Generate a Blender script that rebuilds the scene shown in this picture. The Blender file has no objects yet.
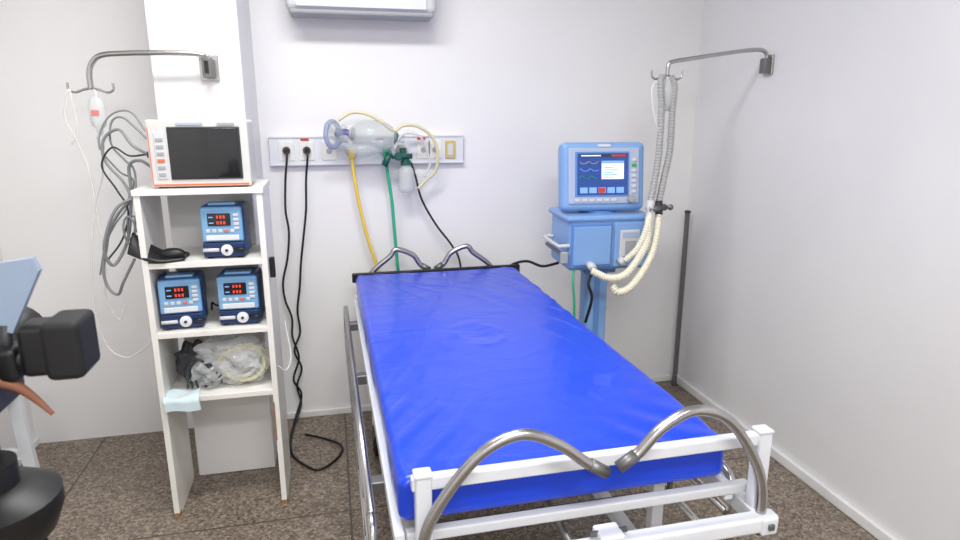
import bpy, bmesh, math, random
from mathutils import Vector, Matrix, Euler, noise
random.seed(7)
SC = bpy.context.scene
COL = SC.collection
SC.view_settings.view_transform = 'Standard'
SC.view_settings.look = 'None'

# ------------------------------------------------------------------ materials
def s2l(c):
    return tuple(((x/255)/12.92 if x/255 <= .04045 else ((x/255+.055)/1.055)**2.4) for x in c)
def setin(b, k, v):
    if k in b.inputs: b.inputs[k].default_value = v
def mat(name, rgb, rough=.5, metal=0., trans=0., alpha=1., emis=None, es=1., coat=0., bump=None, var=None, ior=None):
    m = bpy.data.materials.new(name); m.use_nodes = True
    nt = m.node_tree; b = nt.nodes['Principled BSDF']
    c = s2l(rgb)+(1,)
    setin(b,'Base Color',c); setin(b,'Roughness',rough); setin(b,'Metallic',metal)
    setin(b,'Transmission Weight',trans); setin(b,'Alpha',alpha); setin(b,'Coat Weight',coat)
    if ior: setin(b,'IOR',ior)
    if emis: setin(b,'Emission Color',s2l(emis)+(1,)); setin(b,'Emission Strength',es)
    tc = nt.nodes.new('ShaderNodeTexCoord')
    if var:   # (scale, amount)
        n = nt.nodes.new('ShaderNodeTexNoise'); n.inputs['Scale'].default_value = var[0]; n.inputs['Detail'].default_value = 4
        nt.links.new(tc.outputs['Object'], n.inputs['Vector'])
        r = nt.nodes.new('ShaderNodeValToRGB')
        r.color_ramp.elements[0].position=.3; r.color_ramp.elements[1].position=.7
        r.color_ramp.elements[0].color = tuple(x*(1-var[1]) for x in c[:3])+(1,)
        r.color_ramp.elements[1].color = tuple(min(1,x*(1+var[1]*.3)) for x in c[:3])+(1,)
        nt.links.new(n.outputs['Fac'], r.inputs['Fac']); nt.links.new(r.outputs['Color'], b.inputs['Base Color'])
    if bump:  # (scale, strength, dist)
        n = nt.nodes.new('ShaderNodeTexNoise'); n.inputs['Scale'].default_value = bump[0]; n.inputs['Detail'].default_value = 5
        nt.links.new(tc.outputs['Object'], n.inputs['Vector'])
        bp = nt.nodes.new('ShaderNodeBump'); bp.inputs['Strength'].default_value = bump[1]; bp.inputs['Distance'].default_value = bump[2]
        nt.links.new(n.outputs['Fac'], bp.inputs['Height']); nt.links.new(bp.outputs['Normal'], b.inputs['Normal'])
    return m

M_wall  = mat('wall_paint',(236,235,235),.5,var=(1.6,.03),bump=(14,.12,.01))
M_wallR = mat('wall_paint_right',(230,229,230),.42,var=(1.3,.06),bump=(10,.15,.01))
M_ceil  = mat('ceiling_paint',(240,240,238),.8)
M_trim  = mat('baseboard_paint',(230,230,229),.5,var=(5,.08))
M_white = mat('white_enamel',(222,225,230),.3,coat=.3,var=(9,.05))
M_lam   = mat('white_laminate',(234,232,226),.4,var=(7,.05))
M_chip  = mat('chipped_edge',(150,110,75),.8)
M_steel = mat('brushed_steel',(178,176,174),.27,1.,bump=(60,.05,.002))
M_dsteel= mat('dull_steel',(120,120,120),.45,.8)
M_black = mat('black_plastic',(14,14,16),.45)
M_blackr= mat('black_rubber',(18,18,19),.7)
M_dark  = mat('dark_grey_plastic',(50,52,56),.5)
M_grey  = mat('grey_plastic',(160,162,165),.5)
M_lgrey = mat('light_grey_plastic',(205,206,208),.45)
M_ivory = mat('offwhite_plastic',(206,206,202),.4)
M_orange= mat('orange_trim',(215,110,75),.4)
M_glass = mat('dark_screen',(14,17,22),.12,coat=.5)
M_vblue = mat('ventilator_blue',(126,166,216),.38,var=(6,.05))
M_vblue2= mat('ventilator_blue_dark',(92,134,196),.4)
M_vbez  = mat('bezel_grey',(168,182,208),.45)
M_navy  = mat('pump_navy',(24,48,92),.35)
M_pcase = mat('pump_case_blue',(46,84,138),.38)
M_pblue = mat('pump_face_blue',(122,170,212),.4)
M_scr   = mat('lcd_blue',(30,60,120),.2,emis=(35,70,140),es=.6)
M_scrw  = mat('lcd_white',(210,220,235),.3,emis=(200,215,235),es=.8)
M_scrl  = mat('lcd_lightblue',(110,150,210),.3,emis=(110,150,215),es=.7)
M_red   = mat('led_red',(200,60,45),.3,emis=(225,60,45),es=.7)
M_green = mat('led_green',(40,170,90),.4)
M_redp  = mat('red_label',(200,60,40),.5)
M_redl  = mat('faded_red_label',(212,120,115),.5)
M_yel   = mat('yellow_hose',(232,198,84),.4)
M_grn   = mat('green_hose',(40,172,130),.4)
M_teal  = mat('teal_fitting',(20,85,75),.4)
M_cream = mat('cream_corrugated',(230,226,206),.45)
M_hgrey = mat('grey_corrugated',(168,168,166),.4)
M_clear = mat('clear_plastic',(235,238,238),.12,alpha=.38,coat=.4)
M_clear2= mat('frosted_plastic',(218,222,221),.22,alpha=.55,coat=.4)
M_ambu  = mat('silicone_clear',(205,212,212),.18,alpha=.36,coat=.5)
M_tube  = mat('clear_tubing',(232,232,228),.2,alpha=.7)
M_ytube = mat('yellowed_tubing',(228,220,180),.3,alpha=.85)
M_purp  = mat('purple_cuff',(95,95,160),.3,alpha=.85)
M_bag   = mat('translucent_blue_cuff',(150,165,200),.25,alpha=.6)
M_cable = mat('grey_cable',(132,135,137),.5)
M_tan   = mat('tan_leather',(140,92,70),.6)
M_lcdpan= mat('pale_blue_plastic',(140,156,178),.4)
M_paper = mat('pale_paper',(205,224,230),.7)
M_lamp  = mat('lamp_diffuser',(255,255,255),.5,emis=(255,253,248),es=3.)
M_socky = mat('yellow_socket',(205,180,110),.5)
M_mark  = mat('wall_scuff',(196,195,196),.6)

# blue vinyl
M_vinyl = mat('blue_vinyl',(8,62,204),.31,coat=.22)
def vinyl():
    nt=M_vinyl.node_tree; b=nt.nodes['Principled BSDF']
    tc=nt.nodes.new('ShaderNodeTexCoord'); mp=nt.nodes.new('ShaderNodeMapping'); mp.inputs['Scale'].default_value=(1.6,3.2,1.)
    mp.inputs['Rotation'].default_value=(0,0,.4)
    n=nt.nodes.new('ShaderNodeTexNoise'); n.inputs['Scale'].default_value=2.4; n.inputs['Detail'].default_value=3; n.inputs['Distortion'].default_value=1.2
    n2=nt.nodes.new('ShaderNodeTexNoise'); n2.inputs['Scale'].default_value=190
    add=nt.nodes.new('ShaderNodeMath'); add.operation='MULTIPLY_ADD'; add.inputs[1].default_value=.02
    bp=nt.nodes.new('ShaderNodeBump'); bp.inputs['Strength'].default_value=.28; bp.inputs['Distance'].default_value=.02
    L=nt.links.new
    L(tc.outputs['Object'],mp.inputs['Vector']); L(mp.outputs['Vector'],n.inputs['Vector']); L(tc.outputs['Object'],n2.inputs['Vector'])
    L(n2.outputs['Fac'],add.inputs[0]); L(n.outputs['Fac'],add.inputs[2]); L(add.outputs[0],bp.inputs['Height']); L(bp.outputs['Normal'],b.inputs['Normal'])
vinyl()

# granilite floor
M_floor = mat('granilite_floor',(120,112,105),.38)
def floor_nodes():
    nt=M_floor.node_tree; b=nt.nodes['Principled BSDF']; L=nt.links.new
    tc=nt.nodes.new('ShaderNodeTexCoord')
    v=nt.nodes.new('ShaderNodeTexVoronoi'); v.inputs['Scale'].default_value=110
    L(tc.outputs['Object'],v.inputs['Vector'])
    sp=nt.nodes.new('ShaderNodeSeparateColor'); L(v.outputs['Color'],sp.inputs[0])
    r=nt.nodes.new('ShaderNodeValToRGB'); e=r.color_ramp
    e.elements[0].position=0; e.elements[0].color=s2l((84,73,64))+(1,)
    e.elements[1].position=1; e.elements[1].color=s2l((172,160,145))+(1,)
    for p,c in ((.22,(113,101,90)),(.5,(130,118,106)),(.8,(144,132,119))):
        q=e.elements.new(p); q.color=s2l(c)+(1,)
    L(sp.outputs[0],r.inputs['Fac'])
    n=nt.nodes.new('ShaderNodeTexNoise'); n.inputs['Scale'].default_value=2.2; n.inputs['Detail'].default_value=6
    L(tc.outputs['Object'],n.inputs['Vector'])
    r2=nt.nodes.new('ShaderNodeValToRGB'); r2.color_ramp.elements[0].position=.3; r2.color_ramp.elements[1].position=.75
    r2.color_ramp.elements[0].color=(.76,.74,.71,1); r2.color_ramp.elements[1].color=(1,.99,.97,1)
    L(n.outputs['Fac'],r2.inputs['Fac'])
    mx=nt.nodes.new('ShaderNodeMix'); mx.data_type='RGBA'; mx.blend_type='MULTIPLY'; mx.inputs[0].default_value=1
    L(r.outputs['Color'],mx.inputs[6]); L(r2.outputs['Color'],mx.inputs[7])
    s=nt.nodes.new('ShaderNodeSeparateXYZ'); L(tc.outputs['Object'],s.inputs[0])
    outs=[]
    for ax,off in ((0,.25),(1,.35)):
        a=nt.nodes.new('ShaderNodeMath'); a.operation='ADD'; a.inputs[1].default_value=off+12; L(s.outputs[ax],a.inputs[0])
        w=nt.nodes.new('ShaderNodeMath'); w.operation='PINGPONG'; w.inputs[1].default_value=.6; L(a.outputs[0],w.inputs[0])
        l=nt.nodes.new('ShaderNodeMath'); l.operation='LESS_THAN'; l.inputs[1].default_value=.004; L(w.outputs[0],l.inputs[0])
        outs.append(l)
    m=nt.nodes.new('ShaderNodeMath'); m.operation='MAXIMUM'; L(outs[0].outputs[0],m.inputs[0]); L(outs[1].outputs[0],m.inputs[1])
    mj=nt.nodes.new('ShaderNodeMix'); mj.data_type='RGBA'; L(m.outputs[0],mj.inputs[0]); L(mx.outputs[2],mj.inputs[6]); mj.inputs[7].default_value=s2l((72,64,58))+(1,)
    L(mj.outputs[2],b.inputs['Base Color'])
floor_nodes()

# ------------------------------------------------------------------ geometry helpers
def group(name, loc=(0,0,0), rz=0., local=False):
    e=bpy.data.objects.new(name,None); COL.objects.link(e); e.empty_display_size=.1
    e.location=loc; e.rotation_euler=(0,0,rz); e['local']=local
    return e
def link(name, me, m, par, smooth=True):
    o=bpy.data.objects.new(name,me); COL.objects.link(o)
    if m: me.materials.append(m)
    if par:
        o.parent=par
        if not par['local']:
            mw=Matrix.Translation(par.location)@Euler(par.rotation_euler).to_matrix().to_4x4()
            o.matrix_parent_inverse=mw.inverted()
    if smooth:
        for p in me.polygons: p.use_smooth=True
    return o
def mesh(name, V, F, m, par, smooth=True):
    me=bpy.data.meshes.new(name); me.from_pydata([tuple(v) for v in V],[],F); me.update()
    return link(name,me,m,par,smooth)
def box(name, lo, hi, m, par=None, bev=0., seg=3, rot=None):
    c=Vector([(a+b)/2 for a,b in zip(lo,hi)]); s=Vector([abs(b-a) for a,b in zip(lo,hi)])
    bm=bmesh.new(); bmesh.ops.create_cube(bm,size=1)
    for v in bm.verts:
        v.co=Vector((v.co.x*s.x,v.co.y*s.y,v.co.z*s.z))
    if bev>0:
        bmesh.ops.bevel(bm,geom=bm.edges[:],offset=min(bev,min(s)*.49),segments=seg,affect='EDGES',profile=.5)
    me=bpy.data.meshes.new(name); bm.to_mesh(me); bm.free()
    o=link(name,me,m,par,smooth=bev>0)
    if bev>0:
        md=o.modifiers.new('wn','WEIGHTED_NORMAL')
    o.location=c
    if rot: o.rotation_euler=rot
    return o
def catmull(P, n=10, closed=False):
    P=[Vector(p) for p in P]; out=[]; N=len(P)
    rng=range(N if closed else N-1)
    for i in rng:
        p1=P[i]; p2=P[(i+1)%N]
        p0=P[i-1] if (closed or i>0) else p1*2-p2
        p3=P[(i+2)%N] if (closed or i+2<N) else p2*2-p1
        for k in range(n):
            t=k/n
            out.append(.5*((2*p1)+(p2-p0)*t+(2*p0-5*p1+4*p2-p3)*t*t+(3*p1-p0-3*p2+p3)*t**3))
    if not closed: out.append(P[-1])
    return out
def resample(P, step):
    out=[P[0]]; acc=0
    for a,b in zip(P,P[1:]):
        d=(b-a).length
        if d<1e-9: continue
        pos=step-acc
        while pos<=d:
            out.append(a.lerp(b,pos/d)); pos+=step
        acc=d-(pos-step)
    if (out[-1]-P[-1]).length>step*.3: out.append(P[-1])
    return out
def tube(name, pts, r, m, par=None, seg=10, n=10, closed=False, corr=None, smooth_path=True, radii=None):
    P=catmull(pts,n,closed) if smooth_path else [Vector(p) for p in pts]
    if corr:
        P=resample(P,corr/4)
        R=[r*(1+.16*math.sin(i*math.pi/2)) for i in range(len(P))]
    elif radii:
        R=[radii(i/(len(P)-1))*r for i in range(len(P))]
    else: R=[r]*len(P)
    N=len(P); T=[]
    for i in range(N):
        a=P[i-1] if (i>0 or closed) else P[i]; b=P[(i+1)%N] if (i<N-1 or closed) else P[i]
        T.append((b-a).normalized() if (b-a).length>1e-9 else Vector((0,0,1)))
    up=Vector((0,0,1)) if abs(T[0].z)<.9 else Vector((1,0,0))
    u=(up-T[0]*up.dot(T[0])).normalized(); V=[];F=[]
    for i in range(N):
        u=(u-T[i]*u.dot(T[i])).normalized(); w=T[i].cross(u)
        for k in range(seg):
            a=2*math.pi*k/seg; V.append(P[i]+(u*math.cos(a)+w*math.sin(a))*R[i])
    for i in range(N if closed else N-1):
        j=(i+1)%N
        for k in range(seg):
            l=(k+1)%seg; F.append((i*seg+k,i*seg+l,j*seg+l,j*seg+k))
    if not closed:
        F.append(tuple(range(seg-1,-1,-1))); F.append(tuple((N-1)*seg+k for k in range(seg)))
    return mesh(name,V,F,m,par)
def rod(name,a,b,r,m,par=None,seg=16): return tube(name,[a,b],r,m,par,seg=seg,smooth_path=False)
def lathe(name, prof, m, par=None, loc=(0,0,0), rot=(0,0,0), seg=28, sc=(1,1,1)):
    V=[];F=[];n=len(prof)
    for r,z in prof:
        for k in range(seg):
            a=2*math.pi*k/seg; V.append((r*math.cos(a)*sc[0],r*math.sin(a)*sc[1],z*sc[2]))
    for i in range(n-1):
        for k in range(seg):
            l=(k+1)%seg; F.append((i*seg+k,i*seg+l,(i+1)*seg+l,(i+1)*seg+k))
    if prof[0][0]>1e-4: F.append(tuple(range(seg-1,-1,-1)))
    if prof[-1][0]>1e-4: F.append(tuple((n-1)*seg+k for k in range(seg)))
    o=mesh(name,V,F,m,par); o.location=loc; o.rotation_euler=rot
    md=o.modifiers.new('es','EDGE_SPLIT'); md.split_angle=math.radians(40)
    return o

# ------------------------------------------------------------------ room
XL,XR,YB,YF,ZC=-1.51,2.02,3.34,-2.6,2.9
box('floor',(XL-.1,YF-.1,-.1),(XR+.1,YB+.1,0),M_floor)
box('ceiling',(XL-.1,YF-.1,ZC),(XR+.1,YB+.1,ZC+.1),M_ceil)
box('wall_back',(XL-.1,YB,0),(XR+.1,YB+.1,ZC),M_wall)
box('wall_front',(XL-.1,YF-.1,0),(XR+.1,YF,ZC),M_wall)
box('wall_left',(XL-.1,YF,0),(XL,YB,ZC),M_wall)
box('wall_right',(XR,YF,0),(XR+.1,YB,ZC),M_wallR)
box('wall_column',(-.66,2.84,0),(-.325,YB+.02,ZC),M_wall,bev=.006)
box('baseboard_right',(XR-.022,YF,0),(XR,YB,.05),M_trim,bev=.006)
box('baseboard_back',(-.315,YB-.014,0),(XR-.02,YB,.035),M_trim,bev=.004)
box('baseboard_left',(XL,YF,0),(XL+.014,YB,.035),M_trim,bev=.004)

# ------------------------------------------------------------------ ceiling lamps (real fixtures)
def ceiling_lamp(x,y,power,sx=1.2,sy=.35):
    g=group('ceiling_lamp',(x,y,ZC))
    box('housing',(x-sx/2,y-sy/2,ZC-.07),(x+sx/2,y+sy/2,ZC),M_white,g,bev=.01)
    box('diffuser',(x-sx/2+.02,y-sy/2+.02,ZC-.08),(x+sx/2-.02,y+sy/2-.02,ZC-.068),M_lamp,g,bev=.003)
    ld=bpy.data.lights.new('lamp_light','AREA'); ld.shape='RECTANGLE'; ld.size=sx-.04; ld.size_y=sy-.04; ld.energy=power; ld.color=(1,.993,.985)
    lo=bpy.data.objects.new('lamp_light',ld); COL.objects.link(lo); lo.parent=g; lo.location=(0,0,-.09)
ceiling_lamp(-.1,1.8,41)
ceiling_lamp(.5,-.2,46)
ceiling_lamp(-.4,-1.6,40)

# ------------------------------------------------------------------ air conditioner
g=group('air_conditioner',(.19,3.34,2.04))
box('body',(-.156,3.14,2.06),(.525,3.337,2.33),M_lgrey,g,bev=.03)
box('lower_louver',(-.14,3.15,2.045),(.51,3.30,2.07),M_grey,g,bev=.01)
box('air_flap',(-.11,3.132,2.075),(.475,3.142,2.12),M_white,g,bev=.004)

# ------------------------------------------------------------------ hospital stretcher
bed=group('hospital_stretcher',(.52,2.15,0))
def mattress():
    x0,x1,y0,y1,z0,z1=.106,.918,1.248,3.10,.732,.842
    r=.022; NX=110; NY=250; NS=6; NC=5
    def section(ins):
        a,b,c,d=x0+ins,x1-ins,z0+ins,z1-ins; rr=max(r-ins,.002); P=[]
        for k in range(NX+1): P.append((a+rr+(b-a-2*rr)*k/NX,d))
        for k in range(1,NC): t=math.pi/2*k/NC; P.append((b-rr+rr*math.sin(t),d-rr+rr*math.cos(t)))
        for k in range(NS+1): P.append((b,d-rr-(d-c-2*rr)*k/NS))
        for k in range(1,NC): t=math.pi/2*k/NC; P.append((b-rr+rr*math.cos(t),c+rr-rr*math.sin(t)))
        for k in range(11): P.append((b-rr-(b-a-2*rr)*k/10,c))
        for k in range(1,NC): t=math.pi/2*k/NC; P.append((a+rr-rr*math.sin(t),c+rr-rr*math.cos(t)))
        for k in range(NS+1): P.append((a,c+rr+(d-c-2*rr)*k/NS))
        for k in range(1,NC): t=math.pi/2*k/NC; P.append((a+rr-rr*math.cos(t),d-rr+rr*math.sin(t)))
        return P
    st=[]
    for k in range(6): t=k/6*math.pi/2; st.append((y0+r*(1-math.cos(t)),r*(1-math.sin(t))))
    for k in range(NY+1): st.append((y0+r+(y1-y0-2*r)*k/NY,0.))
    for k in range(1,7): t=(1-k/6)*math.pi/2; st.append((y1-r*(1-math.cos(t)),r*(1-math.sin(t))))
    V=[];F=[];n=None
    for y,ins in st:
        S=section(ins); n=len(S)
        for x,z in S:
            dz=0;dx=0;dy=0
            if z>z0+.06:
                w=min(1,max(0,(z-z0-.06)/.03))
                u=noise.noise(Vector((x*2.2,y*1.6,0)))
                dz+=.0025*u
                q=noise.noise(Vector(((x*.9+y*.45)*9+u*2,(x*.4-y*.9)*1.6,3)))
                dz+=.0030*max(0,1-abs(q)*6)*(.15+.85*max(0,noise.noise(Vector((x*2,y*1.3,8)))*2))
                e=max(0,min(1,(x-.70)/.18))*max(0,min(1,(y-1.8)/.4))
                dz+=.006*e*max(0,1-abs(math.sin((y*.8+x*1.3)*15+u*5))*2.6)
                # dent with a puckered rim
                rx,ry=(x-.497),(y-2.13); rr=math.sqrt((rx/.08)**2+(ry/.11)**2)
                if rr<2.4:
                    an=math.atan2(ry,rx)
                    pk=noise.noise(Vector((math.cos(an)*1.6,math.sin(an)*1.6,rr*1.5)))
                    dz+=-.006*math.exp(-rr*rr*1.6)+.0045*math.exp(-((rr-1-.2*pk)/.2)**2)*(.55+.9*pk)+.003*math.exp(-rr*rr)*noise.noise(Vector((x*34,y*22,2)))
                e2=math.exp(-((x-.16)/.12)**2-((y-1.5)/.38)**2)
                dz+=.005*e2*max(-.2,math.sin((y*.8-x*1.5)*42+u*7))
                e3=math.exp(-((x-.8)/.15)**2-((y-1.35)/.18)**2)
                dz+=.003*e3*math.sin((y*.8+x*1.2)*46+u*7)
                dz*=w
            elif z>z0+.015 and ins<.01:
                k=noise.noise(Vector((x*4,y*5,z*10)))*.004
                if x<x0+.01: dx+=k
                elif x>x1-.01: dx+=k
            V.append((x+dx,y+dy,z+dz))
    for i in range(len(st)-1):
        for k in range(n):
            l=(k+1)%n; F.append((i*n+k,i*n+l,(i+1)*n+l,(i+1)*n+k))
    F.append(tuple(range(n-1,-1,-1))); F.append(tuple((len(st)-1)*n+k for k in range(n)))
    return mesh('mattress',V,F,M_vinyl,bed)
mattress()
box('platform',(.115,1.30,.716),(.93,3.10,.733),M_lgrey,bed,bev=.004)
for x in (.105,.93): box('side_beam',(x-.012,1.24,.672),(x+.012,3.12,.715),M_white,bed,bev=.005)
box('foot_top_bar',(.13,1.205,.836),(.985,1.23,.868),M_white,bed,bev=.005)
box('foot_mid_rail',(.12,1.235,.690),(.985,1.262,.716),M_lgrey,bed,bev=.005)
box('foot_bumper_beam',(.10,1.155,.628),(1.015,1.195,.672),M_white,bed,bev=.010)
box('foot_inner_beam',(.14,1.40,.635),(.96,1.435,.67),M_white,bed,bev=.006)
for x in (.155,.985):
    box('corner_post',(x-.018,1.198,.60),(x+.018,1.232,.872),M_white,bed,bev=.006)
    box('corner_bracket',(x-.022,1.15,.625),(x+.022,1.44,.670),M_white,bed,bev=.006)
    box('bracket_bolt',(x-.008,1.143,.642),(x+.008,1.151,.658),M_dsteel,bed,bev=.003)
    box('post_cap',(x-.020,1.196,.868),(x+.020,1.234,.878),M_lgrey,bed,bev=.004)
box('centre_latch',(.545,1.150,.665),(.605,1.205,.692),M_white,bed,bev=.006)
rod('latch_pin',(.53,1.18,.685),(.62,1.18,.685),.007,M_dsteel,bed)
box('head_bar',(.09,3.105,.80),(.95,3.125,.848),M_black,bed,bev=.006)
box('head_rail',(.10,3.09,.69),(.95,3.13,.735),M_white,bed,bev=.006)
def handle(xc,side,y,zt,zb,yo,half=.42,peak=.215,r=.0135,low=.12):
    f=lambda d:xc-side*d
    pts=[(f(half),y,zb-low),(f(half-.003),y,zb),(f(half-.045),y+yo*.3,zb+(zt-zb)*.42),(f(half-.125),y+yo*.6,zt-.035),(f(peak-.005),y+yo*.8,zt),
         (f(peak-.085),y+yo,zt-.03),(f(.06),y+yo,zt-.085),(f(.022),y+yo,zt-.108)]
    tube('pull_handle',pts,r,M_steel,bed,seg=16,n=12)
    rod('handle_grip_end',(f(.055),y+yo,zt-.088),(f(.014),y+yo,zt-.114),r+.0018,M_dsteel,bed)
handle(.567,1,1.18,.966,.735,-.02,.42,.215,r=.0125); handle(.566,-1,1.18,.974,.735,-.02,.41,.20,r=.0125)
handle(.495,1,3.14,.95,.78,.01,.34,.185); handle(.495,-1,3.14,.95,.78,.01,.34,.185)
for x,s in ((.050,1),(.985,-1)):
    for z,a,b in ((.70,1.35,3.02),(.58,1.32,3.0),(.46,1.38,2.95)):
        rod('rail_tube',(x,a,z),(x,b,z),.0115,M_steel,bed)
    tube('rail_end_bow',[(x,3.0,.70),(x,3.07,.685),(x,3.10,.60),(x,3.09,.50),(x,3.03,.46),(x,2.9,.46)],.0115,M_steel,bed)
    tube('rail_end_bow_foot',[(x,1.4,.70),(x,1.32,.685),(x,1.29,.60),(x,1.30,.50),(x,1.35,.46),(x,1.45,.46)],.0115,M_steel,bed)
    for y in (1.6,1.95,2.3,2.65,2.9): 
        rod('rail_upright',(x,y,.70),(x,y,.46),.009,M_steel,bed)
    for y in (1.5,2.2,2.8):
        box('rail_pivot',(min(x,x+s*.05),y-.02,.665),(max(x,x+s*.05),y+.02,.70),M_dsteel,bed,bev=.004)
for x in (.16,.88):
    box('lower_beam',(x-.02,1.42,.28),(x+.02,2.95,.32),M_white,bed,bev=.006)
    for y in (1.5,2.85):
        box('leg',(x-.018,y-.018,.15),(x+.018,y+.018,.70),M_white,bed,bev=.005)
        box('castor_fork',(x-.02,y-.03,.09),(x+.02,y+.03,.17),M_dsteel,bed,bev=.005)
        lathe('castor_wheel',[(0,-.016),(.045,-.016),(.06,-.010),(.06,.010),(.045,.016),(0,.016)],M_blackr,bed,loc=(x,y,.06),rot=(0,math.pi/2,0))
for y in (1.5,2.15,2.85): box('cross_beam',(.16,y-.018,.285),(.88,y+.018,.315),M_white,bed,bev=.005)
box('cross_shaft',(.16,1.49,.52),(.88,1.51,.54),M_dark,bed,bev=.004)
rod('crank_rod',(.52,1.25,.60),(.52,2.3,.60),.010,M_dsteel,bed)
bed.rotation_euler=(0,0,.008); bed.location=(.513,2.15,0)

# ------------------------------------------------------------------ shelf unit
sh=group('shelf_unit',(-.475,2.68,0))
X0,X1,Y0,Y1,ZT=-.70,-.255,2.53,2.825,1.345
box('side_panel_left',(X0,Y0,0),(X0+.022,Y1,ZT-.02),M_lam,sh,bev=.002)
box('side_panel_right',(X1-.022,Y0,0),(X1,Y1,ZT-.02),M_lam,sh,bev=.002)
box('top_board',(X0-.004,Y0-.006,ZT-.022),(X1+.004,Y1,ZT),M_lam,sh,bev=.002)
for z in (1.07,.795,.525): box('shelf_board',(X0+.02,Y0+.002,z-.022),(X1-.02,Y1,z),M_lam,sh,bev=.002)
for x in (X0,X1-.022):
    box('worn_foot',(x-.0008,Y0-.0015,0),(x+.0228,Y0+.03,.02),M_chip,sh)
box('worn_edge',(X1-.024,Y0-.001,.30),(X1-.018,Y0+.001,.47),M_chip,sh)
tube('side_cable',[(X1-.002,2.6,.60),(X1+.03,2.62,.57),(X1+.05,2.66,.62),(X1+.03,2.72,.75)],.004,M_tube,sh)
box('cable_clip',(X1,2.58,.98),(X1+.02,2.61,1.06),M_blackr,sh,bev=.004)

# ------------------------------------------------------------------ patient monitor
mo=group('patient_monitor',(-.462,2.64,ZT),rz=-.02,local=True)
box('case',(-.172,-.08,.008),(.172,.10,.245),M_ivory,mo,bev=.012)
box('front_bezel',(-.174,-.092,.006),(.174,-.075,.247),M_ivory,mo,bev=.007)
box('screen_frame',(-.104,-.096,.032),(.146,-.088,.222),M_dark,mo,bev=.005)
box('screen',(-.098,-.099,.037),(.140,-.094,.217),M_glass,mo,bev=.003)
box('orange_base_strip',(-.165,-.0945,.010),(.165,-.090,.0165),M_orange,mo)
box('orange_side_strip',(-.1685,-.0935,.015),(-.1655,-.090,.22),M_orange,mo)
box('silver_control_strip',(-.150,-.0955,.035),(-.113,-.09,.205),M_lgrey,mo,bev=.003)
for i in range(6): box('membrane_key',(-.144,-.098,.045+i*.025),(-.119,-.095,.058+i*.025),M_orange if i==2 else M_grey,mo,bev=.002)
box('brand_label',(-.07,-.0965,.229),(.02,-.091,.237),M_vbez,mo)
box('label_light',(.07,-.0965,.228),(.13,-.091,.236),M_grey,mo)
for x in (-.14,.14):
    for y in (-.06,.07): box('foot',(x-.015,y-.012,0),(x+.015,y+.012,.01),M_blackr,mo)
rod('side_connector',(-.172,-.02,.12),(-.195,-.02,.12),.012,M_dark,mo)
rod('side_connector_2',(-.172,.03,.07),(-.195,.03,.07),.012,M_grey,mo)
rod('side_connector_3',(-.172,.03,.17),(-.195,.03,.17),.010,M_lgrey,mo)

# ------------------------------------------------------------------ monitor lead cables
mc=group('monitor_lead_cables',(-.8,2.7,1.2))
tube('lead_1',[(-.66,2.64,1.465),(-.71,2.64,1.50),(-.76,2.68,1.555),(-.82,2.7,1.52),(-.826,2.7,1.44),(-.77,2.69,1.36),(-.753,2.68,1.30),(-.80,2.68,1.24),(-.837,2.68,1.18),(-.86,2.68,1.10),(-.88,2.68,1.02),(-.87,2.68,.95),(-.83,2.65,.93),(-.79,2.6,.99),(-.73,2.56,1.085)],.0055,M_cable,mc)
tube('lead_2',[(-.66,2.67,1.415),(-.70,2.68,1.44),(-.745,2.7,1.42),(-.75,2.7,1.33),(-.765,2.7,1.22),(-.79,2.7,1.12),(-.84,2.68,1.04),(-.86,2.66,1.10),(-.83,2.65,1.20),(-.79,2.65,1.27),(-.74,2.66,1.30)],.006,M_cable,mc)
tube('lead_3',[(-.66,2.67,1.515),(-.70,2.68,1.56),(-.75,2.7,1.60),(-.79,2.71,1.58),(-.80,2.71,1.50),(-.76,2.71,1.44),(-.73,2.7,1.40),(-.73,2.68,1.30),(-.745,2.68,1.20),(-.76,2.68,1.12)],.004,M_cable,mc)
tube('lead_4',[(-.665,2.64,1.465),(-.73,2.66,1.46),(-.79,2.68,1.49),(-.84,2.7,1.42),(-.80,2.7,1.33),(-.77,2.7,1.25),(-.80,2.69,1.14),(-.86,2.68,1.06)],.0035,M_dark,mc)
tube('lead_5',[(-.66,2.67,1.54),(-.72,2.70,1.62),(-.80,2.72,1.60),(-.845,2.72,1.50),(-.79,2.72,1.40),(-.74,2.71,1.36),(-.775,2.71,1.26),(-.82,2.70,1.20),(-.865,2.70,1.12),(-.90,2.70,1.0)],.0035,M_cable,mc)
tube('cable_coil',[(-.765+.025*math.cos(a)+.001*a,2.66+.004*a,1.17+.06*math.sin(a)) for a in [k*.6 for k in range(24)]],.004,M_cable,mc,n=4)
pc=group('blood_pressure_cuff',(-.62,2.6,1.07))
V=[];F=[];nu,nv=26,12
for i in range(nu+1):
    t=i/nu; x=-.735+.18*t
    for j in range(nv+1):
        s=j/nv-.5
        wd=.05+.03*math.sin(t*3.14)
        lift=.075*(max(0,1-t*1.6))**1.3
        z=1.078+lift*(1-1.2*abs(s))+.028*math.cos(s*3.1)*(1-.35*t)
        V.append((x-.03*abs(s)*(1-t), 2.60+s*wd*2, z))
for i in range(nu):
    for j in range(nv): a=i*(nv+1)+j; F.append((a,a+nv+1,a+nv+2,a+1))
o=mesh('cuff_wrap',V,F,M_black,pc); md=o.modifiers.new('s','SOLIDIFY'); md.thickness=.008
lathe('cuff_bulb',[(0,-.03)]+[(.024*math.sin(t*math.pi/10),-.03*math.cos(t*math.pi/10)) for t in range(1,10)]+[(0,.03)],M_black,pc,loc=(-.60,2.57,1.096),rot=(0,math.pi/2,0),sc=(1,1,1.6))

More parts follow.
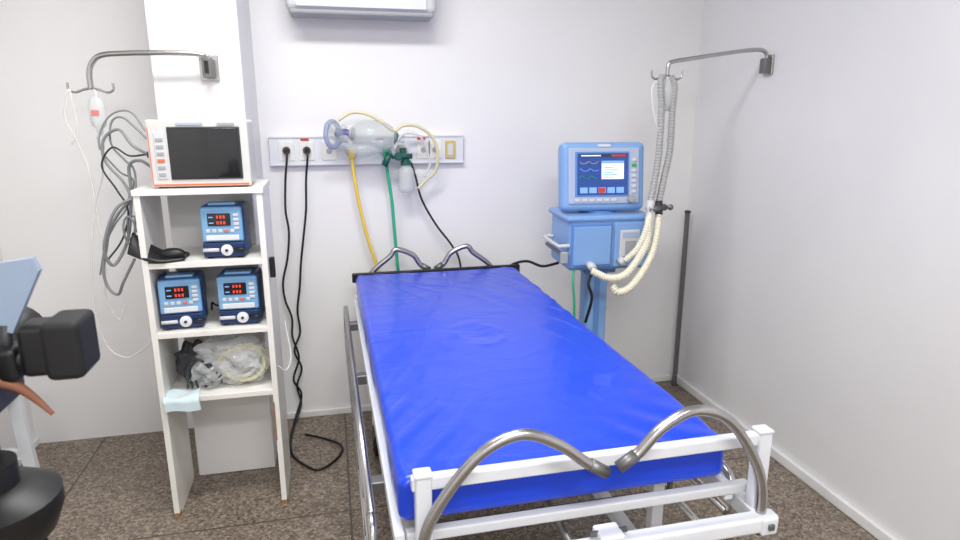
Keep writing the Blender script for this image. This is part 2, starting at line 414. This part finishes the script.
# ------------------------------------------------------------------ infusion pumps
def pump(x,y,z,rz):
    p=group('infusion_pump',(x,y,z),rz=rz,local=True)
    w,h,d=.078,.205,.15
    box('casing',(-w,-d/2+.012,.006),(w,d/2,h),M_pcase,p,bev=.016)
    box('front_shell',(-w+.003,-d/2,.066),(w-.003,-d/2+.02,h-.006),M_pblue,p,bev=.008)
    box('lower_front',(-w+.002,-d/2+.002,.006),(w-.002,-d/2+.02,.064),M_navy,p,bev=.007)
    box('display_window',(-.050,-d/2-.004,.128),(.034,-d/2+.004,.176),M_glass,p,bev=.003)
    for i,zz in enumerate((.157,.135)):
        for k in range(3):
            box('red_digit',(-.016+k*.012,-d/2-.0055,zz),(-.009+k*.012,-d/2-.003,zz+.011),M_red,p)
    box('display_text',(-.044,-d/2-.0055,.160),(-.028,-d/2-.003,.164),M_scrl,p)
    box('display_text_2',(-.044,-d/2-.0055,.138),(-.028,-d/2-.003,.142),M_scrl,p)
    for k in range(4): box('side_key',(.044,-d/2-.003,.112+k*.017),(.064,-d/2+.002,.123+k*.017),M_lgrey,p,bev=.002)
    for k in range(5): box('front_key',(-.058+k*.022,-d/2-.003,.102),(-.043+k*.022,-d/2+.002,.115),M_lgrey if k!=3 else M_orange,p,bev=.003)
    box('model_plate',(-.060,-d/2-.002,.072),(.060,-d/2+.002,.092),M_white,p,bev=.002)
    box('handle_top',(-.05,-.05,h-.004),(.05,.0,h+.008),M_pblue,p,bev=.006)
    lathe('door_wheel',[(0,0),(.019,0),(.022,.004),(.022,.010),(.016,.014),(.008,.015),(0,.015)],M_white,p,loc=(.012,-d/2+.004,.034),rot=(math.pi/2,0,0))
    lathe('wheel_hub',[(0,0),(.006,0),(.006,.017),(.0,.017)],M_dark,p,loc=(.012,-d/2+.004,.034),rot=(math.pi/2,0,0))
    rod('tube_clamp_left',(-w+.004,-d/2-.006,.036),(-.016,-d/2-.006,.036),.007,M_lgrey,p)
    rod('tube_clamp_right',(.04,-d/2-.006,.036),(w+.004,-d/2-.006,.036),.007,M_black,p)
    for sx in (-.055,.055):
        for yy in (-.05,.05): box('foot',(sx-.01,yy-.01,0),(sx+.01,yy+.01,.008),M_blackr,p)
pump(-.410,2.64,1.07,-.06)
pump(-.595,2.64,.795,.06)
pump(-.378,2.645,.795,-.04)
g=group('power_cord',(-.49,2.7,.8))
tube('cord',[(-.505,2.70,.83),(-.495,2.66,.87),(-.482,2.65,.865),(-.470,2.70,.84)],.004,M_black,g)

# ------------------------------------------------------------------ bagged breathing tubing on the shelf
bg=group('bagged_breathing_tubing',(-.45,2.67,.525))
def crumple(name,c,rad,m,seed,amp=.25,par=bg,zmin=None):
    bm=bmesh.new(); bmesh.ops.create_icosphere(bm,subdivisions=4,radius=1)
    for v in bm.verts:
        d=v.co.normalized(); k=1+amp*noise.noise(d*2.2+Vector((seed,0,0)))+amp*.55*abs(noise.noise(d*6+Vector((0,seed,0))))
        v.co=Vector((d.x*rad[0]*k+c[0],d.y*rad[1]*k+c[1],d.z*rad[2]*k+c[2]))
        if zmin and v.co.z<zmin: v.co.z=zmin+.001*noise.noise(d*9)
    me=bpy.data.meshes.new(name); bm.to_mesh(me); bm.free()
    return link(name,me,m,par,smooth=False)
for i,(cx,R,ph,mm,rr) in enumerate(((-.395,.070,.2,M_ytube,.008),(-.405,.055,.9,M_tube,.009),(-.385,.076,1.6,M_ytube,.006),(-.41,.045,2.4,M_clear2,.009))):
    tube('coiled_tube_%d'%(i+1),[(cx+R*1.25*math.cos(a),2.60+.012*math.sin(a*2+ph)+.012*i,.622+R*1.0*math.sin(a)) for a in [k*math.pi/6 for k in range(12)]],rr,mm,bg,closed=True,n=6)
crumple('plastic_bag',(-.393,2.64,.622),(.105,.085,.095),M_clear,1.3,.25,zmin=.526)
crumple('plastic_bag_top',(-.46,2.65,.665),(.12,.07,.06),M_clear,4.1,.4,zmin=.53)
crumple('dark_bundle',(-.585,2.66,.62),(.06,.055,.085),M_dark,7.7,.4,zmin=.526)
crumple('grey_bundle',(-.53,2.63,.60),(.07,.06,.07),M_clear,9.2,.5,zmin=.526)
for i in range(3):
    tube('dark_lead_%d'%(i+1),[(-.61+.02*i,2.60,.535),(-.59,2.585,.62+.02*i),(-.55,2.58,.66),(-.51+.02*i,2.58,.60),(-.54,2.585,.54)],.004,M_dark,bg)
pp=group('paper_wrapper',(-.63,2.55,.5))
V=[];F=[]
for i in range(9):
    for j in range(9):
        u=i/8;v=j/8; x=-.69+.13*u+.012*v; 
        y=2.60-.085*min(1,v*1.6)+.002*math.sin(u*9)
        z=.53+.006*math.sin(u*7+v*5) if v<.6 else .53-.10*(v-.6)*1.3+.004*math.sin(u*6)
        y-= .006 if v>=.6 else 0
        V.append((x,y,z))
for i in range(8):
    for j in range(8): a=i*9+j; F.append((a,a+9,a+10,a+1))
mesh('wrapper',V,F,M_paper,pp)

# ------------------------------------------------------------------ IV arm on the column
iv=group('iv_hanger_arm',(-.45,2.8,1.8))
box('wall_plate',(-.480,2.825,1.738),(-.410,2.84,1.838),M_steel,iv,bev=.003)
box('bracket_block',(-.462,2.76,1.748),(-.425,2.83,1.823),M_dsteel,iv,bev=.004)
box('bracket_slot',(-.452,2.755,1.765),(-.437,2.762,1.81),M_black,iv)
tube('arm',[(-.445,2.77,1.79),(-.444,2.765,1.818),(-.47,2.755,1.834),(-.58,2.75,1.836),(-.72,2.75,1.832),(-.805,2.75,1.823),(-.84,2.75,1.795),(-.854,2.75,1.755),(-.855,2.75,1.70)],.010,M_steel,iv,seg=14)
for s in (-1,1):
    tube('hook',[(-.855,2.75,1.705),(-.855+s*.025,2.75,1.70),(-.855+s*.055,2.75,1.69),(-.855+s*.075,2.75,1.70),(-.855+s*.077,2.75,1.725)],.0045,M_steel,iv)
dr=group('iv_drip_set',(-.85,2.75,1.6))
tube('bag_loop',[(-.845,2.745,1.70),(-.838,2.742,1.685),(-.842,2.742,1.67)],.003,M_white,dr)
lathe('drip_bottle',[(0,0),(.010,0),(.013,.02),(.026,.035),(.029,.06),(.029,.10),(.024,.125),(.012,.14),(0,.145)],M_clear2,dr,loc=(-.842,2.742,1.535),sc=(1,.7,1))
box('bottle_label',(-.857,2.7195,1.605),(-.831,2.722,1.625),M_redl,dr)
lathe('drip_chamber',[(0,0),(.009,.002),(.011,.01),(.011,.05),(.006,.06),(0,.06)],M_clear2,dr,loc=(-.845,2.742,1.475))
tube('drip_line',[(-.845,2.742,1.475),(-.855,2.742,1.38),(-.89,2.742,1.29),(-.92,2.742,1.15),(-.945,2.742,.97),(-.95,2.742,.80),(-.92,2.742,.68),(-.85,2.70,.65),(-.79,2.66,.68),(-.71,2.60,.75)],.0035,M_tube,dr)
tube('drip_line_2',[(-.93,2.745,1.70),(-.955,2.745,1.60),(-.93,2.745,1.52),(-.90,2.745,1.40),(-.895,2.745,1.25),(-.89,2.745,1.05),(-.905,2.745,.9),(-.87,2.745,.80),(-.84,2.745,.86)],.0035,M_tube,dr)
tube('drip_line_3',[(-.925,2.745,1.695),(-.92,2.745,1.55),(-.945,2.745,1.50)],.003,M_tube,dr)

# ------------------------------------------------------------------ right wall arm
ra=group('circuit_support_arm',(1.9,2.735,1.83))
box('wall_plate',(2.008,2.705,1.785),(2.02,2.765,1.875),M_steel,ra,bev=.003)
box('bracket_block',(1.978,2.715,1.792),(2.01,2.755,1.860),M_dsteel,ra,bev=.004)
tube('arm',[(1.995,2.735,1.81),(1.997,2.735,1.87),(1.972,2.735,1.895),(1.90,2.735,1.893),(1.75,2.735,1.873),(1.60,2.735,1.850),(1.525,2.735,1.838),(1.502,2.735,1.824),(1.498,2.735,1.775)],.009,M_steel,ra,seg=14)
for s in (-1,1):
    tube('hook',[(1.497,2.735,1.78),(1.497+s*.03,2.735,1.77),(1.497+s*.055,2.735,1.762),(1.497+s*.072,2.735,1.772),(1.497+s*.077,2.735,1.80)],.0045,M_steel,ra)

# ------------------------------------------------------------------ ventilator
vx,vy=1.24,2.84
ve=group('medical_ventilator',(vx,vy,0),rz=-.05,local=True)
box('lower_case',(-.185,-.14,.90),(.205,.16,1.15),M_vblue,ve,bev=.02)
box('top_deck',(-.20,-.15,1.13),(.215,.17,1.16),M_vblue,ve,bev=.013)
box('front_panel_right',(.03,-.152,.915),(.198,-.135,1.125),M_vblue,ve,bev=.006)
box('front_panel_left',(-.178,-.150,.915),(.02,-.135,1.125),M_vblue2,ve,bev=.006)
box('panel_inset',(-.168,-.156,.93),(.012,-.147,1.11),M_vblue,ve,bev=.004)
box('connector_plate',(.055,-.158,.965),(.15,-.15,1.09),M_lgrey,ve,bev=.004)
box('connector_label',(.065,-.161,1.055),(.14,-.157,1.08),M_vbez,ve)
box('connector_slot',(.08,-.161,.975),(.13,-.157,1.04),M_grey,ve)
rod('expiratory_port',(.06,-.15,.95),(.06,-.20,.95),.018,M_lgrey,ve)
rod('inspiratory_port',(-.09,-.15,.935),(-.09,-.205,.93),.018,M_lgrey,ve)
tube('side_handle',[(-.18,-.13,1.02),(-.22,-.13,1.02),(-.232,-.12,1.02),(-.232,.10,1.02),(-.22,.12,1.02),(-.18,.12,1.02)],.009,M_lgrey,ve)
box('side_rail',(-.225,-.14,.975),(-.212,.12,.992),M_dsteel,ve,bev=.004)
box('rail_front_cap',(-.228,-.152,.94),(-.19,-.135,.995),M_grey,ve,bev=.006)
box('knob_strip',(.205,-.08,.95),(.22,.08,1.10),M_vblue2,ve,bev=.005)
lathe('swivel_neck',[(.09,0),(.09,.012),(.05,.02),(.05,.04),(0,.04)],M_vblue2,ve,loc=(-.005,0,1.158))
hd=bpy.data.objects.new('display_head',None); COL.objects.link(hd); hd.parent=ve; hd.location=(-.010,-.07,1.170); hd.rotation_euler=(math.radians(-7),0,math.radians(-3)); hd['local']=True
box('display_shell',(-.198,-.03,0),(.198,.06,.315),M_vblue,hd,bev=.026,seg=4)
box('display_back',(-.15,.05,.03),(.15,.11,.27),M_vblue2,hd,bev=.02)
box('display_bezel',(-.168,-.038,.032),(.168,-.026,.288),M_vbez,hd,bev=.006)
box('display_inner',(-.138,-.041,.065),(.118,-.035,.270),M_vblue2,hd,bev=.004)
box('lcd',(-.128,-.044,.074),(.110,-.039,.262),M_scr,hd,bev=.002)
box('lcd_header',(-.120,-.0455,.245),(.106,-.043,.258),M_navy,hd)
box('lcd_alarm',(.03,-.047,.247),(.10,-.0445,.256),M_redp,hd)
box('lcd_header_text',(-.112,-.047,.249),(-.02,-.0445,.254),M_scrw,hd)
box('lcd_window',(-.015,-.0465,.145),(.090,-.043,.228),M_scrw,hd)
box('lcd_window_title',(-.015,-.048,.216),(.090,-.0455,.228),M_scrl,hd)
for k in range(5): box('lcd_row',(-.005,-.048,.152+k*.011),(.06 if k%2 else .04,-.0455,.156+k*.011),M_scrl,hd)
for j in range(3):   # waveform traces
    tube('lcd_trace_%d'%(j+1),[(-.118+k*.008,-.045,.150+j*.033+.010*max(0,math.sin(k*1.1+j))) for k in range(12)],.0012,(M_green,M_scrl,M_socky)[j],hd,seg=5,n=3)
for k in range(5): box('lcd_value',(-.116+k*.043,-.0465,.082),(-.081+k*.043,-.043,.108),M_scrl,hd)
box('lcd_value_hi',(-.030,-.048,.083),(.002,-.0455,.106),M_redp,hd)
for k in range(7): box('side_key',(.130,-.043,.08+k*.024),(.152,-.036,.095+k*.024),M_lgrey if k!=5 else M_green,hd,bev=.003)
for k in range(6): box('lower_key',(-.14+k*.035,-.043,.043),(-.117+k*.035,-.036,.055),M_lgrey,hd,bev=.002)
lathe('rotary_knob',[(0,0),(.020,0),(.020,.006),(.015,.020),(0,.021)],M_grey,hd,loc=(.128,-.036,.052),rot=(math.pi/2,0,0))
box('brand_plate',(-.03,-.034,.293),(.03,-.029,.303),M_white,hd)
box('pedestal_column',(-.06,-.04,.12),(.055,.06,.92),M_vblue,ve,bev=.02)
box('pedestal_collar',(-.085,-.07,.865),(.08,.09,.905),M_vblue2,ve,bev=.012)
box('pedestal_groove',(-.017,-.043,.2),(.012,-.038,.85),M_vblue2,ve,bev=.002)
for k in range(5):
    a=math.pi/2+k*2*math.pi/5; dx,dy=math.cos(a),math.sin(a)
    tube('base_leg_%d'%(k+1),[(dx*.03,dy*.03,.13),(dx*.14,dy*.14,.115),(dx*.22,dy*.22,.09)],.025,M_vblue2,ve)
    lathe('castor',[(0,-.012),(.03,-.012),(.036,-.006),(.036,.006),(.03,.012),(0,.012)],M_blackr,ve,loc=(dx*.215,dy*.215,.037),rot=(0,math.pi/2,0))
    rod('castor_stem',(dx*.215,dy*.215,.05),(dx*.215,dy*.215,.09),.01,M_dsteel,ve)

# breathing circuit (hoses)
bc=group('breathing_circuit',(1.42,2.7,1.2))
tube('hanging_hose_a',[(1.472,2.73,1.775),(1.455,2.71,1.74),(1.463,2.70,1.62),(1.453,2.68,1.45),(1.432,2.66,1.33),(1.405,2.64,1.215)],.0145,M_hgrey,bc,corr=.014,seg=12)
tube('hanging_hose_b',[(1.512,2.73,1.775),(1.53,2.72,1.73),(1.522,2.71,1.62),(1.512,2.69,1.45),(1.482,2.67,1.33),(1.45,2.65,1.205)],.0145,M_hgrey,bc,corr=.014,seg=12)
tube('sensor_line',[(1.47,2.725,1.77),(1.41,2.70,1.72),(1.425,2.69,1.60),(1.475,2.69,1.45),(1.42,2.68,1.3)],.003,M_white,bc)
lathe('test_lung_bag',[(0,0),(.012,.005),(.028,.03),(.034,.07),(.03,.11),(.014,.135),(.012,.15)],M_clear2,bc,loc=(1.50,2.725,1.62),sc=(1,.6,1))
rod('wye_connector',(1.39,2.63,1.19),(1.485,2.65,1.195),.016,M_dsteel,bc)
rod('water_trap_a',(1.405,2.64,1.23),(1.40,2.63,1.165),.017,M_lgrey,bc)
rod('water_trap_b',(1.452,2.65,1.225),(1.452,2.64,1.155),.017,M_dark,bc)
lathe('trap_knob',[(0,0),(.012,0),(.014,.012),(.0,.02)],M_dsteel,bc,loc=(1.49,2.62,1.20),rot=(math.pi/2,0,0))
tube('limb_hose_a',[(1.40,2.63,1.17),(1.385,2.61,1.12),(1.37,2.59,1.04),(1.32,2.58,.96),(1.26,2.57,.905),(1.19,2.58,.895),(1.12,2.61,.925)],.0165,M_cream,bc,corr=.011,seg=14)
tube('limb_hose_b',[(1.452,2.64,1.16),(1.43,2.61,1.08),(1.395,2.58,.99),(1.34,2.56,.91),(1.28,2.55,.85),(1.225,2.55,.835),(1.20,2.56,.865)],.0165,M_cream,bc,corr=.011,seg=14)
tube('short_white_hose',[(1.39,2.62,1.15),(1.37,2.60,1.10),(1.335,2.60,1.02),(1.295,2.63,.96)],.014,M_cream,bc,corr=.011)
vc=group('ventilator_gas_hose',(1.08,2.8,.8))
tube('hose',[(1.17,2.70,.91),(1.13,2.66,.85),(1.15,2.66,.78),(1.14,2.7,.65)],.007,M_blackr,vc)
tube('hose_green',[(1.08,2.72,.92),(1.07,2.70,.85),(1.08,2.70,.75),(1.09,2.72,.6)],.006,M_grn,vc)

# ------------------------------------------------------------------ bar standing in the corner
g=group('metal_corner_bar',(1.965,3.25,0))
box('bar',(1.955,3.238,.0),(1.977,3.262,1.07),M_dsteel,g,bev=.004)
box('bar_cap',(1.953,3.236,1.06),(1.979,3.264,1.075),M_dark,g,bev=.003)

# ------------------------------------------------------------------ wall service rail
wr=group('wall_socket_rail',(.2,3.33,1.43))
box('rail_panel',(-.285,3.312,1.362),(.680,3.34,1.502),M_white,wr,bev=.004)
box('rail_lip_top',(-.285,3.306,1.496),(.680,3.316,1.502),M_white,wr)
box('rail_lip_bottom',(-.285,3.306,1.362),(.680,3.316,1.368),M_white,wr)
for x in (-.203,-.107,.0,.47,.53):
    box('socket_plate',(x-.036,3.307,1.385),(x+.036,3.314,1.480),M_lam,wr,bev=.004)
    lathe('socket_well',[(0,0),(.020,0),(.020,.002),(0,.002)],M_grey,wr,loc=(x,3.307,1.43),rot=(math.pi/2,0,0),sc=(.7,.7,1))
box('yellow_socket',(.583,3.303,1.385),(.637,3.314,1.475),M_socky,wr,bev=.004)
box('yellow_socket_face',(.595,3.300,1.40),(.625,3.305,1.46),M_ivory,wr,bev=.003)
for x in (-.115,.46,.25): box('voltage_tag',(x-.02,3.304,1.482),(x+.02,3.312,1.492),M_redp,wr)
for x,m in ((.108,M_yel),(.275,M_grn),(.36,M_teal)):
    lathe('gas_outlet',[(0,0),(.030,0),(.030,.012),(.022,.02),(0,.02)],M_lgrey,wr,loc=(x,3.312,1.43),rot=(math.pi/2,0,0))
    rod('outlet_stem',(x,3.30,1.43),(x,3.25,1.43),.012,m,wr)
    box('outlet_nut',(x-.016,3.245,1.395),(x+.016,3.275,1.445),m,wr,bev=.005)

def plug(x,z,pts,name='power_cable'):
    g=group(name,(x,3.29,z))
    lathe('plug_body',[(0,0),(.017,0),(.019,.018),(.013,.035),(.008,.045),(0,.045)],M_black,g,loc=(x,3.306,z),rot=(math.pi/2,0,0))
    tube('cable',[(x,3.265,z),(x+.003,3.25,z-.03)]+pts,.0055,M_black,g,n=8)
plug(-.203,1.436,[(-.215,3.26,1.30),(-.226,3.27,1.15),(-.218,3.28,1.036),(-.235,3.29,.90),(-.265,3.29,.78),(-.262,3.3,.68),(-.235,3.3,.58),(-.24,3.3,.48),(-.215,3.3,.36),(-.25,3.3,.24),(-.215,3.3,.15),(-.25,3.27,.04),(-.27,3.1,.008),(-.25,2.92,.008),(-.18,2.80,.008),(-.12,2.76,.008),(-.04,2.85,.008),(-.02,2.96,.008),(-.10,3.05,.008),(-.20,3.12,.008)])
plug(-.107,1.436,[(-.118,3.26,1.30),(-.128,3.27,1.15),(-.145,3.28,1.036),(-.17,3.29,.88),(-.185,3.29,.75),(-.205,3.3,.62),(-.20,3.3,.50),(-.235,3.3,.40),(-.205,3.3,.30),(-.235,3.3,.20),(-.22,3.29,.10),(-.26,3.2,.012),(-.27,3.0,.008),(-.262,2.86,.008)])
g=group('equipment_cable',(.5,3.25,1.2))
tube('cable',[(.40,3.27,1.37),(.42,3.26,1.30),(.45,3.26,1.18),(.52,3.26,1.05),(.60,3.26,.94),(.64,3.25,.86),(.66,3.24,.70)],.0055,M_black,g)
g=group('bedside_cable',(.95,3.1,.8))
tube('cable',[(.86,3.17,.80),(.91,3.14,.845),(.965,3.08,.87),(1.02,3.0,.86),(1.08,2.93,.89)],.007,M_blackr,g)

g=group('yellow_air_hose',(.15,3.25,1.1))
tube('hose',[(.108,3.26,1.40),(.112,3.25,1.33),(.13,3.25,1.18),(.165,3.25,1.0),(.205,3.25,.85),(.22,3.25,.72),(.24,3.24,.55)],.009,M_yel,g)
g=group('green_oxygen_hose',(.3,3.25,1.1))
tube('hose',[(.275,3.26,1.40),(.278,3.25,1.33),(.295,3.25,1.18),(.305,3.25,1.0),(.315,3.25,.83),(.33,3.25,.65)],.0085,M_grn,g)

g=group('oxygen_humidifier',(.355,3.24,1.3))
lathe('bottle',[(0,0),(.030,0),(.038,.008),(.040,.03),(.040,.10),(.034,.118),(.022,.128),(.022,.14)],M_clear2,g,loc=(.37,3.235,1.225))
lathe('bottle_cap',[(0,.0),(.026,0),(.026,.02),(.018,.028),(.010,.05),(0,.05)],M_teal,g,loc=(.37,3.235,1.36))
rod('valve_body',(.30,3.22,1.405),(.40,3.22,1.405),.013,M_teal,g)
lathe('valve_knob',[(0,0),(.018,0),(.020,.012),(.014,.02),(0,.02)],M_teal,g,loc=(.33,3.215,1.405),rot=(math.pi/2,0,0))
rod('flowmeter',(.31,3.22,1.40),(.31,3.22,1.50),.013,M_clear2,g)
rod('suction_valve',(.26,3.215,1.36),(.29,3.215,1.42),.016,M_teal,g)

g=group('manual_resuscitator_bag',(.2,3.2,1.5))
prof=[(.014,-.14),(.016,-.12),(.03,-.11),(.058,-.085),(.072,-.05),(.077,0),(.072,.05),(.055,.085),(.028,.11),(.018,.12),(.018,.15)]
lathe('bag_body',prof,M_ambu,g,loc=(.215,3.215,1.505),rot=(0,math.radians(97),0))
lathe('bag_neck_ring',[(.024,0),(.030,.004),(.030,.016),(.024,.02)],M_grey,g,loc=(.106,3.215,1.517),rot=(0,math.radians(97),0))
lathe('bag_tail_ring',[(.024,0),(.030,.004),(.030,.016),(.024,.02)],M_teal,g,loc=(.312,3.215,1.493),rot=(0,math.radians(97),0))
lathe('valve_housing',[(0,0),(.026,0),(.028,.03),(.02,.04),(.016,.06),(0,.06)],M_clear2,g,loc=(.09,3.205,1.50),rot=(0,math.radians(-90),0))
lathe('mask_dome',[(.062,0),(.056,.02),(.04,.04),(.018,.05),(.014,.06),(.014,.075)],M_ambu,g,loc=(.02,3.17,1.515),rot=(0,math.radians(60),math.radians(20)))
tube('mask_cuff',[(.02+.064*math.cos(a)*.5,3.17+.03*math.cos(a),1.515+.06*math.sin(a)) for a in [k*math.pi/5 for k in range(10)]],.012,M_bag,g,closed=True,n=5)
tube('blue_connector',[(.035,3.19,1.525),(.07,3.2,1.52),(.095,3.2,1.515)],.022,M_purp,g)
tube('reservoir_bag',[(.08,3.19,1.46),(.14,3.18,1.44),(.20,3.185,1.445),(.25,3.19,1.44)],.03,M_ambu,g,radii=lambda t:.4+.8*math.sin(t*3.0+.1))
g=group('oxygen_tubing_coil',(.4,3.2,1.5))
tube('tubing',[(.05,3.2,1.58),(.11,3.2,1.615),(.18,3.2,1.61),(.25,3.2,1.575),(.31,3.2,1.53),(.36,3.2,1.555),(.43,3.21,1.55),(.50,3.22,1.50),(.53,3.23,1.42),(.52,3.24,1.33),(.47,3.25,1.28),(.43,3.25,1.24)],.008,M_ytube,g)
tube('tubing_loop',[(.31,3.2,1.44),(.34,3.19,1.50),(.38,3.19,1.52),(.44,3.2,1.50),(.475,3.22,1.43),(.49,3.23,1.36),(.46,3.24,1.30)],.006,M_tube,g)

# ------------------------------------------------------------------ video camera on tripod (foreground left)
vcg=group('video_camera_on_tripod',(-.60,1.05,0))
box('viewfinder',(-.475,1.04,1.224),(-.420,1.10,1.306),M_black,vcg,bev=.010)
box('eyecup',(-.440,1.03,1.218),(-.385,1.115,1.312),M_blackr,vcg,bev=.012)
rod('viewfinder_arm',(-.55,1.07,1.235),(-.46,1.07,1.250),.020,M_black,vcg)
box('arm_joint',(-.515,1.045,1.215),(-.480,1.095,1.272),M_black,vcg,bev=.012)
box('body',(-.68,.92,1.15),(-.528,1.18,1.265),M_black,vcg,bev=.02)
box('body_side_panel',(-.533,.95,1.165),(-.517,1.14,1.25),M_dark,vcg,bev=.006)
V=[(-.510,1.06,1.300),(-.485,1.06,1.292),(-.440,1.07,1.385),(-.446,1.07,1.405),(-.490,1.07,1.400)]
V+= [(x,y+.014,z) for x,y,z in V]
mesh('flip_screen',V,[(0,1,2,3,4),(9,8,7,6,5)]+[(i,i+5,(i+1)%5+5,(i+1)%5) for i in range(5)],M_lcdpan,vcg,smooth=False)
rod('flip_screen_hinge',(-.500,1.067,1.25),(-.497,1.067,1.305),.009,M_dark,vcg)
tube('carry_handle',[(-.61,.96,1.26),(-.61,.97,1.32),(-.61,1.0,1.335),(-.61,1.10,1.335),(-.61,1.14,1.32),(-.61,1.15,1.26)],.013,M_black,vcg)
lathe('lens_barrel',[(0,0),(.042,0),(.042,.05),(.048,.055),(.048,.12),(.055,.13),(.058,.17),(.048,.17),(.045,.14),(0,.14)],M_black,vcg,loc=(-.61,1.175,1.205),rot=(-math.pi/2,0,0))
tube('hand_strap',[(-.52,1.05,1.225),(-.492,1.06,1.205),(-.472,1.065,1.18),(-.452,1.065,1.152)],.009,M_tan,vcg,radii=lambda t:1.2-.8*t)
lathe('tripod_bowl',[(0,-.02),(.05,-.01),(.085,.02),(.10,.06),(.10,.085),(.07,.105),(.045,.11),(.045,.15),(0,.15)],M_black,vcg,loc=(-.565,1.07,.925))
box('fluid_head',(-.65,1.0,1.06),(-.555,1.12,1.155),M_black,vcg,bev=.015)
tube('pan_bar',[(-.60,1.0,1.10),(-.64,.82,1.04),(-.68,.64,.97)],.01,M_black,vcg)
for k in range(3):
    a=math.radians(200+120*k); dx,dy=math.cos(a),math.sin(a)
    tube('tripod_leg_%d'%(k+1),[(-.565+dx*.06,1.07+dy*.06,.95),(-.565+dx*.22,1.07+dy*.22,.45),(-.565+dx*.36,1.07+dy*.36,.012)],.016,M_black,vcg)
    lathe('tripod_foot',[(0,0),(.025,0),(.022,.02),(0,.03)],M_blackr,vcg,loc=(-.565+dx*.36,1.07+dy*.36,0))

# ------------------------------------------------------------------ white stool at left
st=group('white_stool',(-1.4,2.7,0))
box('seat',(-1.495,2.50,.485),(-1.315,2.88,.51),M_white,st,bev=.008)
for x,xb in ((-1.345,-1.318),(-1.47,-1.478)):
    for y in (2.53,2.85):
        V=[(x-.024,y-.015,.49),(x+.024,y-.015,.49),(x+.024,y+.015,.49),(x-.024,y+.015,.49),(xb-.024,y-.015,0),(xb+.024,y-.015,0),(xb+.024,y+.015,0),(xb-.024,y+.015,0)]
        mesh('leg',V,[(0,1,2,3),(7,6,5,4),(0,4,5,1),(1,5,6,2),(2,6,7,3),(3,7,4,0)],M_white,st,smooth=False)
box('stretcher_bar',(-1.475,2.835,.2),(-1.33,2.865,.225),M_white,st,bev=.004)

# ------------------------------------------------------------------ world + camera
w=bpy.data.worlds.new('world'); SC.world=w; w.use_nodes=True
w.node_tree.nodes['Background'].inputs[0].default_value=(.8,.85,.95,1); w.node_tree.nodes['Background'].inputs[1].default_value=.3
c=bpy.data.cameras.new('camera'); c.lens=24; c.sensor_width=36; c.clip_start=.05
c.dof.use_dof=True; c.dof.focus_distance=2.1; c.dof.aperture_fstop=4.5
o=bpy.data.objects.new('camera',c); COL.objects.link(o)
o.location=(0,0,1.62); o.rotation_euler=(math.radians(76.1),0,math.radians(-13.06))
SC.camera=o
